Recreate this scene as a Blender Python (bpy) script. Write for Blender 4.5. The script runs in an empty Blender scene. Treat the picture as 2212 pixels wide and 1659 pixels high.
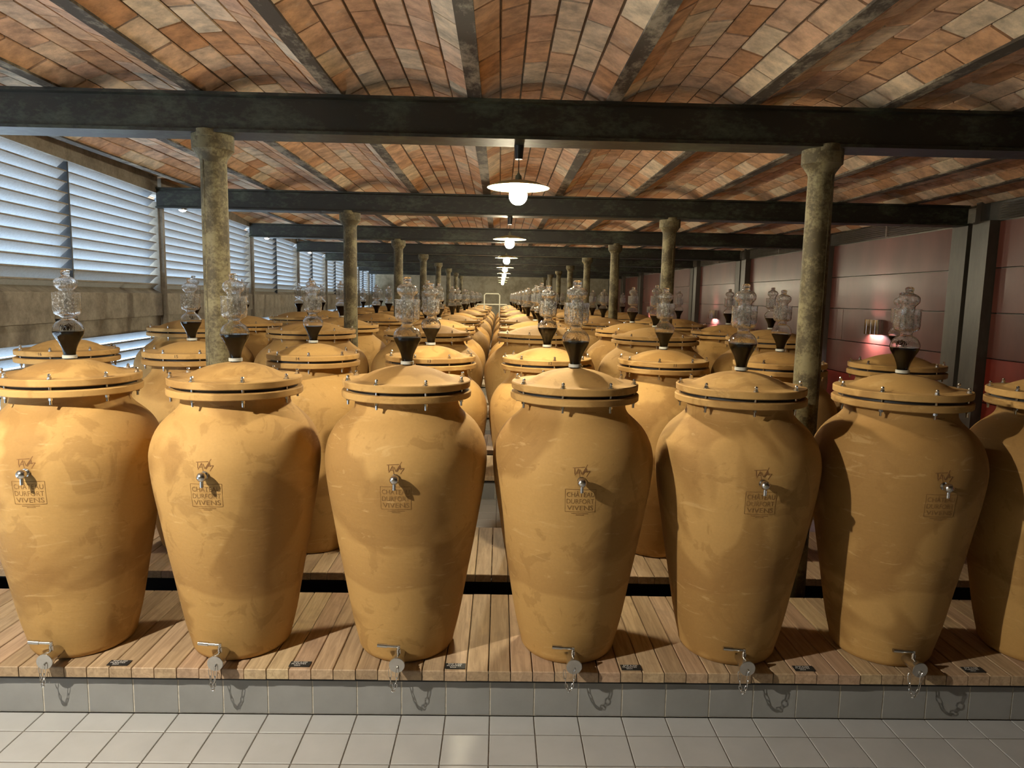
import bpy, math, random
from mathutils import Vector, Matrix

random.seed(7)
SC = bpy.context.scene
COL = SC.collection
PI = math.pi

# ------------------------------------------------------------------ camera
FPX = 1507.58
cam_d = bpy.data.cameras.new('camera'); cam = bpy.data.objects.new('camera', cam_d); COL.objects.link(cam)
cam_d.sensor_width = 36.0; cam_d.lens = 36.0 * FPX / 2212.0; cam_d.clip_end = 200
fwd = Vector((0.0193, 0.9923, -0.1224)).normalized()
rgt = Vector((0.0663, -0.0011, 0.0013)); rgt = (rgt - fwd * rgt.dot(fwd)).normalized()
upv = rgt.cross(fwd).normalized()
M = Matrix(((rgt.x, upv.x, -fwd.x, 0), (rgt.y, upv.y, -fwd.y, 0), (rgt.z, upv.z, -fwd.z, 1.8874), (0, 0, 0, 1)))
cam.matrix_world = M
SC.camera = cam

# ------------------------------------------------------------------ world, exposure
W = bpy.data.worlds.new('overcast_sky'); SC.world = W; W.use_nodes = True
WB = W.node_tree.nodes['Background']
WB.inputs[0].default_value = (0.66, 0.83, 1.0, 1); WB.inputs[1].default_value = 5.0
SC.view_settings.view_transform = 'Standard'; SC.view_settings.look = 'None'
SC.view_settings.exposure = 0.78; SC.view_settings.gamma = 1.0
SC.view_settings.use_curve_mapping = False
cy = SC.cycles
cy.use_denoising = True
cy.max_bounces = 14; cy.diffuse_bounces = 3; cy.glossy_bounces = 4; cy.transmission_bounces = 13;
cy.use_adaptive_sampling = True; cy.adaptive_threshold = 0.08; cy.adaptive_min_samples = 16; cy.transparent_max_bounces = 8
cy.caustics_reflective = False; cy.caustics_refractive = False
cy.sample_clamp_indirect = 6.0
LAMP_STRENGTH = 720.0
KEY_STRENGTH = 13000.0
LAMP_COLOUR = (1.0, 0.88, 0.62, 1)

# ------------------------------------------------------------------ layout (metres, fitted to the photograph)
D = 3.431                    # bay length
YB = [0.454 + D * k for k in range(10)]        # beam lines, YB[1] is the nearest beam in view
ZB0, ZB1 = 2.714, 2.916      # beam bottom / top
ZP = 0.236                   # platform top
ZJ = 2.918                   # joist underside
XR = 4.9                     # right wall
YEND = 31.2
XCOL = (-1.548, 1.738)
def XL(y): return -3.49 - 0.083 * (y - 7.216)

# ------------------------------------------------------------------ materials
MATS = {}
def nt(name):
    m = bpy.data.materials.new(name); m.use_nodes = True
    n = m.node_tree.nodes; l = m.node_tree.links
    return m, n, l, n['Principled BSDF']
def rgb(*c): return (c[0], c[1], c[2], 1)
def node(n, t, **kw):
    x = n.new(t)
    for k, v in kw.items():
        if k in x.bl_rna.properties and k not in x.inputs: setattr(x, k, v)
        else: x.inputs[k].default_value = v
    return x
def ramp(n, stops, interp='LINEAR'):
    r = n.new('ShaderNodeValToRGB'); e = r.color_ramp.elements; r.color_ramp.interpolation = interp
    while len(e) < len(stops): e.new(0.5)
    for i, (p, c) in enumerate(stops):
        e[i].position = p; e[i].color = c if len(c) == 4 else rgb(*c)
    return r
def mixc(n, l, fac, a, b, mode='MIX'):
    m = n.new('ShaderNodeMix'); m.data_type = 'RGBA'; m.blend_type = mode
    for s, v in ((0, fac), (6, a), (7, b)):
        if hasattr(v, 'links'): l.new(v, m.inputs[s])
        else: m.inputs[s].default_value = v
    return m.outputs[2]
def mth(n, l, op, a, b=0.5, clamp=False):
    m = n.new('ShaderNodeMath'); m.operation = op; m.use_clamp = clamp
    for i, v in enumerate((a, b)):
        if hasattr(v, 'links'): l.new(v, m.inputs[i])
        else: m.inputs[i].default_value = v
    return m.outputs[0]
def coords(n, l, rand=True, scale=(1, 1, 1)):
    tc = n.new('ShaderNodeTexCoord'); mp = n.new('ShaderNodeMapping'); mp.inputs['Scale'].default_value = scale
    l.new(tc.outputs['Object'], mp.inputs[0]); oi = None
    if rand:
        oi = n.new('ShaderNodeObjectInfo'); cx = n.new('ShaderNodeCombineXYZ')
        r = mth(n, l, 'MULTIPLY', oi.outputs['Random'], 37.0)
        l.new(r, cx.inputs[0]); l.new(r, cx.inputs[1]); l.new(cx.outputs[0], mp.inputs['Location'])
    return mp.outputs[0], oi, tc
def noise(n, l, vec, scale, detail=4, rough=0.55, dist=0.0):
    x = node(n, 'ShaderNodeTexNoise', Scale=scale, Detail=detail, Roughness=rough, Distortion=dist)
    l.new(vec, x.inputs['Vector']); return x.outputs[0]
def bump(n, l, b, h, strength=0.3, dist=0.01):
    x = node(n, 'ShaderNodeBump', Strength=strength, Distance=dist); l.new(h, x.inputs['Height']); l.new(x.outputs[0], b.inputs['Normal'])

def mat_clay():
    m, n, l, b = nt('terracotta_clay')
    v, oi, tc = coords(n, l)
    base = ramp(n, [(0.0, (0.40, 0.226, 0.066)), (1.0, (0.49, 0.292, 0.096))]); l.new(noise(n, l, v, 3.0, 5, 0.6), base.inputs[0])
    # damp patches with fairly crisp outlines
    p = ramp(n, [(0.50, (0, 0, 0)), (0.545, (1, 1, 1))]); l.new(noise(n, l, v, 1.7, 3, 0.5, 0.6), p.inputs[0])
    c1 = mixc(n, l, mth(n, l, 'MULTIPLY', p.outputs[0], 0.60), base.outputs[0], rgb(0.24, 0.120, 0.028))
    p2 = ramp(n, [(0.56, (0, 0, 0)), (0.60, (1, 1, 1))]); l.new(noise(n, l, v, 5.5, 5, 0.6, 1.2), p2.inputs[0])
    c1 = mixc(n, l, mth(n, l, 'MULTIPLY', p2.outputs[0], 0.38), c1, rgb(0.26, 0.135, 0.035))
    # horizontal tide band
    sx = n.new('ShaderNodeSeparateXYZ'); l.new(tc.outputs['Object'], sx.inputs[0])
    zz = mth(n, l, 'ADD', sx.outputs[2], mth(n, l, 'MULTIPLY', noise(n, l, v, 1.3, 2), 0.42))
    bd = ramp(n, [(0.0, (0, 0, 0)), (0.565, (0, 0, 0)), (0.58, (1, 1, 1)), (0.70, (0.55, 0.55, 0.55)), (0.86, (0, 0, 0))]); l.new(zz, bd.inputs[0])
    c2 = mixc(n, l, mth(n, l, 'MULTIPLY', bd.outputs[0], 0.48), c1, rgb(0.27, 0.135, 0.035))
    # trowel smears / pale scuffs, stretched round the jar
    v2, _, _ = coords(n, l, True, (2.0, 2.0, 9.0))
    s = ramp(n, [(0.60, (0, 0, 0)), (0.68, (1, 1, 1))]); l.new(noise(n, l, v2, 2.2, 5, 0.65, 1.6), s.inputs[0])
    c3 = mixc(n, l, mth(n, l, 'MULTIPLY', s.outputs[0], 0.35), c2, rgb(0.60, 0.40, 0.17))
    g = mixc(n, l, 0.10, c3, noise(n, l, v, 90.0, 3, 0.7), 'OVERLAY')
    l.new(g, b.inputs['Base Color']); b.inputs['Roughness'].default_value = 0.82
    bump(n, l, b, noise(n, l, v2, 6.0, 6, 0.6), 0.12, 0.01)
    return m
def mat_simple(name, col, rough=0.6, metal=0.0, nscale=8.0, var=0.25, bmp=0.1, stretch=(1, 1, 1), rand=True, coat=0.0):
    m, n, l, b = nt(name)
    v, oi, tc = coords(n, l, rand, stretch)
    hi = tuple(min(1, c * (1 + var)) for c in col); lo = tuple(c * (1 - var) for c in col)
    r = ramp(n, [(0.3, lo), (0.7, hi)]); f = noise(n, l, v, nscale, 5, 0.6); l.new(f, r.inputs[0])
    l.new(r.outputs[0], b.inputs['Base Color']); b.inputs['Roughness'].default_value = rough; b.inputs['Metallic'].default_value = metal
    if coat: b.inputs['Specular IOR Level'].default_value = 0.28
    if coat: b.inputs['Coat Weight'].default_value = coat; b.inputs['Coat Roughness'].default_value = 0.18
    if bmp: bump(n, l, b, f, bmp, 0.01)
    return m
def mat_patina(name, a, c, edge=0.5, soft=0.06, scale=6.0, rough=0.6, bmp=0.25, fine=40.0, stretch=(1, 1, 1)):
    m, n, l, b = nt(name)
    v, oi, tc = coords(n, l, True, stretch)
    f = mth(n, l, 'ADD', mth(n, l, 'MULTIPLY', noise(n, l, v, scale, 6, 0.65), 0.65), mth(n, l, 'MULTIPLY', noise(n, l, v, fine, 4, 0.7), 0.35))
    r = ramp(n, [(edge - soft, a), (edge + soft, c)]); l.new(f, r.inputs[0])
    l.new(r.outputs[0], b.inputs['Base Color']); b.inputs['Roughness'].default_value = rough
    bump(n, l, b, f, bmp, 0.008)
    return m
def mat_brick():
    m, n, l, b = nt('vault_brick')
    v, oi, tc = coords(n, l)
    t = ramp(n, [(0.0, (0.52, 0.27, 0.125)), (0.22, (0.62, 0.37, 0.21)), (0.45, (0.66, 0.44, 0.28)), (0.62, (0.62, 0.37, 0.235)), (0.78, (0.74, 0.59, 0.42)), (1.0, (0.70, 0.57, 0.40))])
    l.new(oi.outputs['Random'], t.inputs[0])
    f = noise(n, l, v, 9.0, 6, 0.7)
    d = ramp(n, [(0.35, (0.55, 0.55, 0.55)), (0.62, (1.1, 1.08, 1.05))]); l.new(f, d.inputs[0])
    c = mixc(n, l, 1.0, t.outputs[0], d.outputs[0], 'MULTIPLY')
    w = ramp(n, [(0.58, (0, 0, 0)), (0.70, (1, 1, 1))]); l.new(noise(n, l, v, 5.0, 6, 0.75), w.inputs[0])
    c = mixc(n, l, mth(n, l, 'MULTIPLY', w.outputs[0], 0.4), c, rgb(0.62, 0.52, 0.40))
    l.new(c, b.inputs['Base Color']); b.inputs['Roughness'].default_value = 0.9
    bump(n, l, b, noise(n, l, v, 22.0, 6, 0.75), 0.45, 0.012)
    return m
def mat_brick_far():
    # the same brick for the far bays, tint taken from the brick's place in the vault
    m, n, l, b = nt('vault_brick_far')
    v, oi, tc = coords(n, l, False)
    wn = n.new('ShaderNodeAttribute'); wn.attribute_name = 'tint'
    t = ramp(n, [(0.0, (0.52, 0.27, 0.125)), (0.22, (0.62, 0.37, 0.21)), (0.45, (0.66, 0.44, 0.28)), (0.62, (0.62, 0.37, 0.235)), (0.78, (0.74, 0.59, 0.42)), (1.0, (0.70, 0.57, 0.40))])
    l.new(wn.outputs['Fac'], t.inputs[0])
    l.new(t.outputs[0], b.inputs['Base Color']); b.inputs['Roughness'].default_value = 0.9
    return m
def mat_wood():
    m, n, l, b = nt('oak_plank')
    v, oi, tc = coords(n, l, True, (14.0, 0.9, 14.0))
    t = ramp(n, [(0.0, (0.38, 0.27, 0.165)), (0.35, (0.48, 0.35, 0.22)), (0.7, (0.46, 0.31, 0.21)), (1.0, (0.55, 0.42, 0.25))]); l.new(oi.outputs['Random'], t.inputs[0])
    f = noise(n, l, v, 3.0, 6, 0.7, 0.8)
    d = ramp(n, [(0.3, (0.62, 0.58, 0.54)), (0.6, (1.06, 1.05, 1.03))]); l.new(f, d.inputs[0])
    c = mixc(n, l, 1.0, t.outputs[0], d.outputs[0], 'MULTIPLY')
    v2, _, _ = coords(n, l)
    s = ramp(n, [(0.56, (0, 0, 0)), (0.66, (1, 1, 1))]); l.new(noise(n, l, v2, 4.0, 5, 0.65), s.inputs[0])
    c = mixc(n, l, mth(n, l, 'MULTIPLY', s.outputs[0], 0.30), c, rgb(0.20, 0.14, 0.10))
    l.new(c, b.inputs['Base Color']); b.inputs['Roughness'].default_value = 0.62
    bump(n, l, b, f, 0.15, 0.004)
    return m
def mat_glass():
    # blown glass with slight vertical waviness, white speckled haze painted in cup and bell for droplets and bright sparkle
    m, n, l, b = nt('clear_glass'); out = n['Material Output']
    b.inputs['Base Color'].default_value = rgb(1, 1, 1); b.inputs['Roughness'].default_value = 0.0
    b.inputs['Transmission Weight'].default_value = 1.0; b.inputs['IOR'].default_value = 1.46
    v, _, tc = coords(n, l); v2, _, _ = coords(n, l, True, (1, 1, 0.06))
    bump(n, l, b, noise(n, l, v2, 80.0, 2), 0.12, 0.006)
    tr = n.new('ShaderNodeBsdfTranslucent'); tr.inputs[0].default_value = rgb(0.97, 0.97, 0.95)
    df = n.new('ShaderNodeBsdfDiffuse'); df.inputs[0].default_value = rgb(0.97, 0.97, 0.95)
    hm = n.new('ShaderNodeMixShader'); hm.inputs[0].default_value = 0.5; l.new(tr.outputs[0], hm.inputs[1]); l.new(df.outputs[0], hm.inputs[2])
    hz = ramp(n, [(0.52, (0.02, 0.02, 0.02)), (0.64, (0.26, 0.26, 0.26))]); l.new(noise(n, l, v, 120.0, 2), hz.inputs[0])
    sz = n.new('ShaderNodeSeparateXYZ'); l.new(tc.outputs['Object'], sz.inputs[0])
    mr = node(n, 'ShaderNodeMapRange'); l.new(sz.outputs[2], mr.inputs[0]); mr.inputs[1].default_value = 0.17; mr.inputs[2].default_value = 0.20; mr.inputs[3].default_value = 0.0; mr.inputs[4].default_value = 1.0
    m2 = n.new('ShaderNodeMixShader'); l.new(mth(n, l, 'MULTIPLY', hz.outputs[0], mr.outputs[0]), m2.inputs[0]); l.new(b.outputs[0], m2.inputs[1]); l.new(hm.outputs[0], m2.inputs[2])
    l.new(m2.outputs[0], out.inputs['Surface'])
    return m
def mat_emit(name, col, s):
    m, n, l, b = nt(name)
    b.inputs['Base Color'].default_value = rgb(0.8, 0.8, 0.8)
    b.inputs['Emission Color'].default_value = col; b.inputs['Emission Strength'].default_value = s
    return m
def mat_tilefloor():
    m, n, l, b = nt('floor_tiling')
    tc = n.new('ShaderNodeTexCoord'); mp = n.new('ShaderNodeMapping'); l.new(tc.outputs['Object'], mp.inputs[0])
    br = node(n, 'ShaderNodeTexBrick', Scale=1.0); br.offset = 0.0
    br.inputs['Brick Width'].default_value = 0.2; br.inputs['Row Height'].default_value = 0.2; br.inputs['Mortar Size'].default_value = 0.003
    br.inputs['Color1'].default_value = rgb(0.36, 0.36, 0.36); br.inputs['Color2'].default_value = rgb(0.34, 0.34, 0.34); br.inputs['Mortar'].default_value = rgb(0.12, 0.10, 0.09)
    l.new(mp.outputs[0], br.inputs[0]); l.new(br.outputs[0], b.inputs['Base Color']); b.inputs['Roughness'].default_value = 0.55
    return m

CLAY = mat_clay()
CLAY_DARK = mat_simple('clay_incision', (0.20, 0.095, 0.03), 0.9, 0, 30, 0.2, 0.1)
CLAY_MARK = mat_simple('clay_imprint', (0.21, 0.108, 0.032), 0.9, 0, 30, 0.2, 0.1)
BRICK = mat_brick(); BRICK_FAR = mat_brick_far()
MORTAR = mat_simple('old_mortar', (0.115, 0.075, 0.045), 0.95, 0, 12, 0.45, 0.4)
OAK = mat_wood()
GLASS = mat_glass()
WINE, n_, l_, b_ = nt('red_wine')
b_.inputs['Base Color'].default_value = rgb(0.010, 0.0010, 0.0016); b_.inputs['Roughness'].default_value = 0.06; b_.inputs['Specular IOR Level'].default_value = 0.04
STEEL = mat_simple('stainless_steel', (0.62, 0.60, 0.57), 0.22, 1.0, 30, 0.1, 0.03)
CHROME = mat_simple('chrome', (0.78, 0.77, 0.75), 0.08, 1.0, 5, 0.05, 0.0)
RUBBER = mat_simple('black_gasket', (0.012, 0.012, 0.014), 0.5, 0, 20, 0.2, 0.0)
BEAM = mat_patina('painted_iron_beam', rgb(0.014, 0.0125, 0.007), rgb(0.070, 0.085, 0.055), 0.57, 0.08, 3.0, 0.5, 0.25, 26.0, (0.7, 1, 1.4))
JOIST = mat_patina('limewashed_joist', rgb(0.055, 0.042, 0.028), rgb(0.30, 0.26, 0.19), 0.54, 0.06, 5.0, 0.85, 0.5, 30.0, (1, 0.5, 1))
COLUMN = mat_patina('mossy_cast_iron', rgb(0.052, 0.038, 0.013), rgb(0.165, 0.140, 0.070), 0.52, 0.06, 7.0, 0.7, 0.35, 60.0)
SLAT = mat_simple('galvanised_slat', (0.44, 0.475, 0.51), 0.5, 0.0, 60, 0.12, 0.15)
RUST = mat_patina('weathered_steel_frame', rgb(0.14, 0.115, 0.085), rgb(0.27, 0.24, 0.19), 0.5, 0.12, 6, 0.7, 0.2, 40)
PANEL = mat_simple('lacquered_red_panel', (0.115, 0.036, 0.026), 0.40, 0.0, 1.6, 0.35, 0.04, (1, 1, 0.35), True, 0.12)
PANEL_LOW = mat_simple('deep_red_panel', (0.17, 0.020, 0.012), 0.40, 0.0, 1.6, 0.35, 0.04, (1, 1, 0.35), True, 0.12)
PILLAR = mat_patina('dark_steel_pillar', rgb(0.050, 0.043, 0.034), rgb(0.115, 0.10, 0.078), 0.5, 0.2, 3, 0.42, 0.06, 20, (1, 1, 0.3))
GRILLE = mat_simple('dark_grille', (0.22, 0.20, 0.165), 0.55, 0.2, 8, 0.2, 0.05)
TILE = mat_simple('grey_tile', (0.42, 0.42, 0.42), 0.48, 0, 3.5, 0.07, 0.04)
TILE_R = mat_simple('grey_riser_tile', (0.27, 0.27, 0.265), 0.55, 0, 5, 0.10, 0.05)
GROUT = mat_simple('dark_grout', (0.15, 0.125, 0.10), 0.95, 0, 40, 0.3, 0.1)
GROUT_L = mat_simple('pale_grout', (0.55, 0.51, 0.44), 0.95, 0, 40, 0.2, 0.1)
PLASTER = mat_patina('stained_plaster', rgb(0.20, 0.17, 0.11), rgb(0.36, 0.32, 0.23), 0.47, 0.10, 1.6, 0.9, 0.2, 9)
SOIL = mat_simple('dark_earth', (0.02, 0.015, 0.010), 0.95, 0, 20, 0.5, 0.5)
DARKSTEEL = mat_simple('black_steel', (0.015, 0.015, 0.016), 0.55, 0.3, 10, 0.2, 0.05)
FLOORTILE = mat_tilefloor()
BULB = mat_emit('lit_bulb', LAMP_COLOUR, LAMP_STRENGTH)
KEYBULB = mat_emit('lit_near_bulb', (1.0, 0.91, 0.74, 1), KEY_STRENGTH)
SCONCE_LIGHT = mat_emit('lit_sconce_glass', (1.0, 0.72, 0.80, 1), 320.0)
SPOT_LIGHT = mat_emit('lit_spot_glass', (0.92, 0.97, 1.0, 1), 40.0)
ENAMEL = mat_simple('cream_enamel', (0.50, 0.43, 0.20), 0.4, 0, 12, 0.15, 0.03)
SHADE_TOP = mat_simple('olive_enamel', (0.24, 0.24, 0.16), 0.45, 0, 12, 0.15, 0.03)
BLACKPL = mat_simple('black_plastic', (0.02, 0.018, 0.016), 0.35, 0, 12, 0.15, 0.0)
SLATE = mat_simple('slate_card', (0.018, 0.018, 0.017), 0.6, 0, 30, 0.2, 0.0)
CHALK = mat_simple('white_chalk_ink', (0.85, 0.85, 0.82), 0.8, 0, 30, 0.05, 0.0)
INK = mat_simple('black_marker_ink', (0.03, 0.015, 0.01), 0.8, 0, 30, 0.05, 0.0)
WHITEPIPE = mat_simple('white_painted_tube', (0.66, 0.64, 0.52), 0.5, 0, 30, 0.08, 0.0)

# ------------------------------------------------------------------ mesh builder
class MB:
    def __init__(s): s.v = []; s.f = []
    def add(s, vs, fs):
        o = len(s.v); s.v += [tuple(p) for p in vs]; s.f += [tuple(i + o for i in q) for q in fs]; return s
    def box(s, x0, x1, y0, y1, z0, z1):
        return s.add([(x0, y0, z0), (x1, y0, z0), (x1, y1, z0), (x0, y1, z0), (x0, y0, z1), (x1, y0, z1), (x1, y1, z1), (x0, y1, z1)],
                     [(0, 3, 2, 1), (4, 5, 6, 7), (0, 1, 5, 4), (1, 2, 6, 5), (2, 3, 7, 6), (3, 0, 4, 7)])
    def lathe(s, prof, n=48, cx=0, cy=0, closed=False):
        """prof: list of (r, z) ; r==0 makes a pole"""
        rings = []; vs = []; fs = []
        for r, z in prof:
            if r <= 1e-6: rings.append([len(vs)]); vs.append((cx, cy, z))
            else:
                rings.append(list(range(len(vs), len(vs) + n)))
                vs += [(cx + r * math.cos(2 * PI * k / n), cy + r * math.sin(2 * PI * k / n), z) for k in range(n)]
        seq = list(zip(rings, rings[1:])) + ([(rings[-1], rings[0])] if closed else [])
        for a, b in seq:
            for k in range(n):
                k2 = (k + 1) % n
                if len(a) == 1 and len(b) == 1: continue
                if len(a) == 1: fs.append((a[0], b[k2], b[k]))
                elif len(b) == 1: fs.append((a[k], a[k2], b[0]))
                else: fs.append((a[k], a[k2], b[k2], b[k]))
        return s.add(vs, fs)
    def tube(s, pts, r, n=8, caps=True, rads=None):
        pts = [Vector(p) for p in pts]; rings = []; vs = []; fs = []; nprev = None
        for i, p in enumerate(pts):
            t = (pts[min(i + 1, len(pts) - 1)] - pts[max(i - 1, 0)]).normalized()
            if nprev is None:
                a = Vector((0, 0, 1)) if abs(t.z) < 0.9 else Vector((1, 0, 0)); nn = t.cross(a).normalized()
            else: nn = (nprev - t * nprev.dot(t)).normalized()
            nprev = nn; bb = t.cross(nn); rr = rads[i] if rads else r
            rings.append(list(range(len(vs), len(vs) + n)))
            vs += [p + (nn * math.cos(2 * PI * k / n) + bb * math.sin(2 * PI * k / n)) * rr for k in range(n)]
        for a, b in zip(rings, rings[1:]):
            for k in range(n): fs.append((a[k], a[(k + 1) % n], b[(k + 1) % n], b[k]))
        if caps: fs.append(tuple(reversed(rings[0]))); fs.append(tuple(rings[-1]))
        return s.add(vs, fs)
    def loop_tube(s, pts, r, n=5):
        pts = [Vector(p) for p in pts]; m = len(pts); c = sum(pts, Vector()) / m
        nrm = (pts[0] - c).cross(pts[m // 4] - c).normalized(); vs = []; fs = []
        for i, p in enumerate(pts):
            t = (pts[(i + 1) % m] - pts[i - 1]).normalized(); a = t.cross(nrm).normalized()
            vs += [p + (a * math.cos(2 * PI * k / n) + nrm * math.sin(2 * PI * k / n)) * r for k in range(n)]
        for i in range(m):
            for k in range(n):
                j = (i + 1) % m; k2 = (k + 1) % n; fs.append((i * n + k, i * n + k2, j * n + k2, j * n + k))
        return s.add(vs, fs)
    def ext(s, outline, y0, y1):
        """outline: (x,z) polygon extruded along y"""
        m = len(outline); vs = [(x, y0, z) for x, z in outline] + [(x, y1, z) for x, z in outline]
        fs = [tuple(range(m)), tuple(reversed(range(m, 2 * m)))] + [(i + m, (i + 1) % m + m, (i + 1) % m, i) for i in range(m)]
        return s.add(vs, fs)
    def extx(s, outline, x0, x1):
        """outline: (y,z) polygon extruded along x"""
        m = len(outline); vs = [(x0, y, z) for y, z in outline] + [(x1, y, z) for y, z in outline]
        fs = [tuple(reversed(range(m))), tuple(range(m, 2 * m))] + [(i, (i + 1) % m, (i + 1) % m + m, i + m) for i in range(m)]
        return s.add(vs, fs)
    def mesh(s, name, smooth=None):
        me = bpy.data.meshes.new(name); me.from_pydata(s.v, [], s.f); me.validate()
        if smooth is not None:
            me.polygons.foreach_set('use_smooth', [True] * len(me.polygons)); me.set_sharp_from_angle(angle=math.radians(smooth))
        me.update(); return me

def ob(name, me, mat, parent=None, loc=(0, 0, 0), rot=(0, 0, 0), kind=None):
    if isinstance(me, MB): me = me.mesh(name)
    o = bpy.data.objects.new(name, me); COL.objects.link(o)
    if mat is not None and not me.materials: me.materials.append(mat)
    o.location = loc; o.rotation_euler = rot
    if parent: o.parent = parent
    if kind: o['kind'] = kind
    return o
def thing(name, loc, label, cat, group=None, rotz=0):
    o = bpy.data.objects.new(name, None); o.empty_display_size = 0.1; COL.objects.link(o)
    o.location = loc; o.rotation_euler = (0, 0, rotz); tag(o, label, cat, group); return o
def tag(o, label, cat=None, group=None, kind=None):
    o['label'] = label
    if cat: o['category'] = cat
    if group: o['group'] = group
    if kind: o['kind'] = kind
    return o
def struct(name, mb, mat, label=None, loc=(0, 0, 0), rot=(0, 0, 0)):
    o = ob(name, mb, mat, None, loc, rot, 'structure')
    if label: o['label'] = label
    return o
ORD = ['first', 'second', 'third', 'fourth', 'fifth', 'sixth', 'seventh', 'eighth', 'ninth', 'tenth', 'eleventh', 'twelfth', 'thirteenth', 'fourteenth']

def text_mesh(body, size, depth=0.0):
    cu = bpy.data.curves.new('lettering', 'FONT'); cu.body = body; cu.size = size; cu.align_x = 'CENTER'; cu.align_y = 'CENTER'; cu.extrude = depth; cu.resolution_u = 3
    o = bpy.data.objects.new('lettering', cu); COL.objects.link(o)
    dg = bpy.context.evaluated_depsgraph_get(); me = bpy.data.meshes.new_from_object(o.evaluated_get(dg))
    vs = [tuple(v.co) for v in me.vertices]; fs = [tuple(p.vertices) for p in me.polygons]
    bpy.data.objects.remove(o); bpy.data.curves.remove(cu); bpy.data.meshes.remove(me)
    return vs, fs

# ================================================================== STRUCTURE
# ---- floor in front
fl = struct('floor', MB().box(-3.6, XR, -3.0, 2.968, -0.06, -0.004), GROUT, 'pale grey tiled floor in front of the first platform')
XT = -2.0139
tile_me = {}
def tile_mesh(w, d, t=0.010):
    k = (round(w, 3), round(d, 3))
    if k not in tile_me:
        a, b = w / 2, d / 2; e = 0.002
        mb = MB(); mb.add([(-a, -b, 0), (a, -b, 0), (a, b, 0), (-a, b, 0), (-a, -b, t - e), (a, -b, t - e), (a, b, t - e), (-a, b, t - e), (-a + e, -b + e, t), (a - e, -b + e, t), (a - e, b - e, t), (-a + e, b - e, t)],
               [(0, 1, 5, 4), (1, 2, 6, 5), (2, 3, 7, 6), (3, 0, 4, 7), (4, 5, 9, 8), (5, 6, 10, 9), (6, 7, 11, 10), (7, 4, 8, 11), (8, 9, 10, 11)])
        tile_me[k] = mb.mesh('tile'); tile_me[k].materials.append(TILE)
    return tile_me[k]
rows = [(2.9666 - 0.1383, 2.9666), (2.6283, 2.8283), (2.4283, 2.6283), (2.2283, 2.4283)]
for y0, y1 in rows:
    for i in range(-5, 25):
        ob('tile', tile_mesh(0.1955, y1 - y0 - 0.007), TILE, fl, (XT + 0.2 * i + 0.1, (y0 + y1) / 2, -0.010))
ob('far_tiling', MB().box(-3.6, XR, -3.0, 2.2263, -0.010, 0.0), FLOORTILE, fl)

# ---- floor of the aisle behind the second platform and of the aisles beyond
fa = struct('floor', MB().box(-4.2, XR, 4.86, 6.40, -0.06, -0.004), GROUT, 'grey tiled floor of the cross aisle behind the second platform')
for j in range(8):
    y1 = 6.398 - 0.2 * j
    for i in range(-3, 33):
        if i % 1 == 0 and (abs(i - 13) < 6 or i > 25 or i < 4):
            ob('tile', tile_mesh(0.196, 0.196), TILE, fa, (-2.6 + 0.2 * i + 0.1, y1 - 0.1, -0.010))
ob('hidden_tiling', MB().box(-1.2, 2.6, 4.86, 6.398, -0.010, -0.0045), FLOORTILE, fa)
ff = struct('floor', MB().box(-6.5, XR, 6.40, YEND, -0.06, 0.0), FLOORTILE, 'grey tiled floor under the far rows of jars')
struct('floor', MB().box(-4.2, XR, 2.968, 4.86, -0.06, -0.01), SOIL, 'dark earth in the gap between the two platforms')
struct('floor', MB().box(3.3, XR, 3.9, 4.88, -0.03, 0.0), FLOORTILE, 'tiled floor at the right hand end of the second platform')

# ---- walls
wr = struct('wall_right', MB().box(XR + 0.06, XR + 0.25, -3.0, YEND, 0, 3.3), GRILLE, 'wall of dark red lacquered panels between steel pillars')
seams = [0.04, 0.50, 0.93, 1.38, 1.83, 2.275, 2.735]
bays = [(YB[k] + 0.18, YB[k + 1] - 0.40) for k in range(0, 9)]
for bi, (ya, yb) in enumerate(bays):
    for si in range(6):
        z0, z1 = seams[si] + 0.006, seams[si + 1] - 0.006
        mt = PANEL_LOW if si < (3 if bi <= 1 else 2) else PANEL
        cuts = [ya, yb]
        if bi == 2 and si == 3: cuts = [ya, yb - 0.42, yb - 0.24, yb]
        for c0, c1 in zip(cuts, cuts[1:]):
            ob('panel', MB().box(XR, XR + 0.05, c0 + 0.004, c1 - 0.004, z0, z1), mt, wr)
    # ventilation grille above the panels
    for q in range(7):
        z = 2.752 + q * 0.024
        ob('grille_slat', MB().add([(XR - 0.02, ya, z), (XR + 0.02, ya, z + 0.016), (XR + 0.02, yb, z + 0.016), (XR - 0.02, yb, z), (XR - 0.018, ya, z - 0.003), (XR + 0.022, ya, z + 0.013), (XR + 0.022, yb, z + 0.013), (XR - 0.018, yb, z - 0.003)],
           [(0, 1, 2, 3), (7, 6, 5, 4), (0, 4, 5, 1), (3, 2, 6, 7), (0, 3, 7, 4), (1, 5, 6, 2)]), GRILLE, wr)
    ob('grille_mullion', MB().box(XR - 0.03, XR, (ya + yb) / 2 - 0.012, (ya + yb) / 2 + 0.012, 2.745, 2.925), GRILLE, wr)
for k in range(0, 10):
    y = YB[k] - 0.11
    ob('pillar', MB().box(XR - 0.10, XR + 0.06, y - 0.285, y - 0.035, 0, 2.74), PILLAR, wr)
    ob('pillar', MB().box(XR - 0.10, XR + 0.06, y + 0.035, y + 0.285, 0, 2.74), PILLAR, wr)
    ob('pillar_web', MB().box(XR - 0.03, XR + 0.06, y - 0.04, y + 0.04, 0, 2.95), PILLAR, wr)
struct('wall_far', MB().box(-7, XR + 0.3, YEND, YEND + 0.2, 0, 3.4), PLASTER, 'pale stained plaster end wall')
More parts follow.
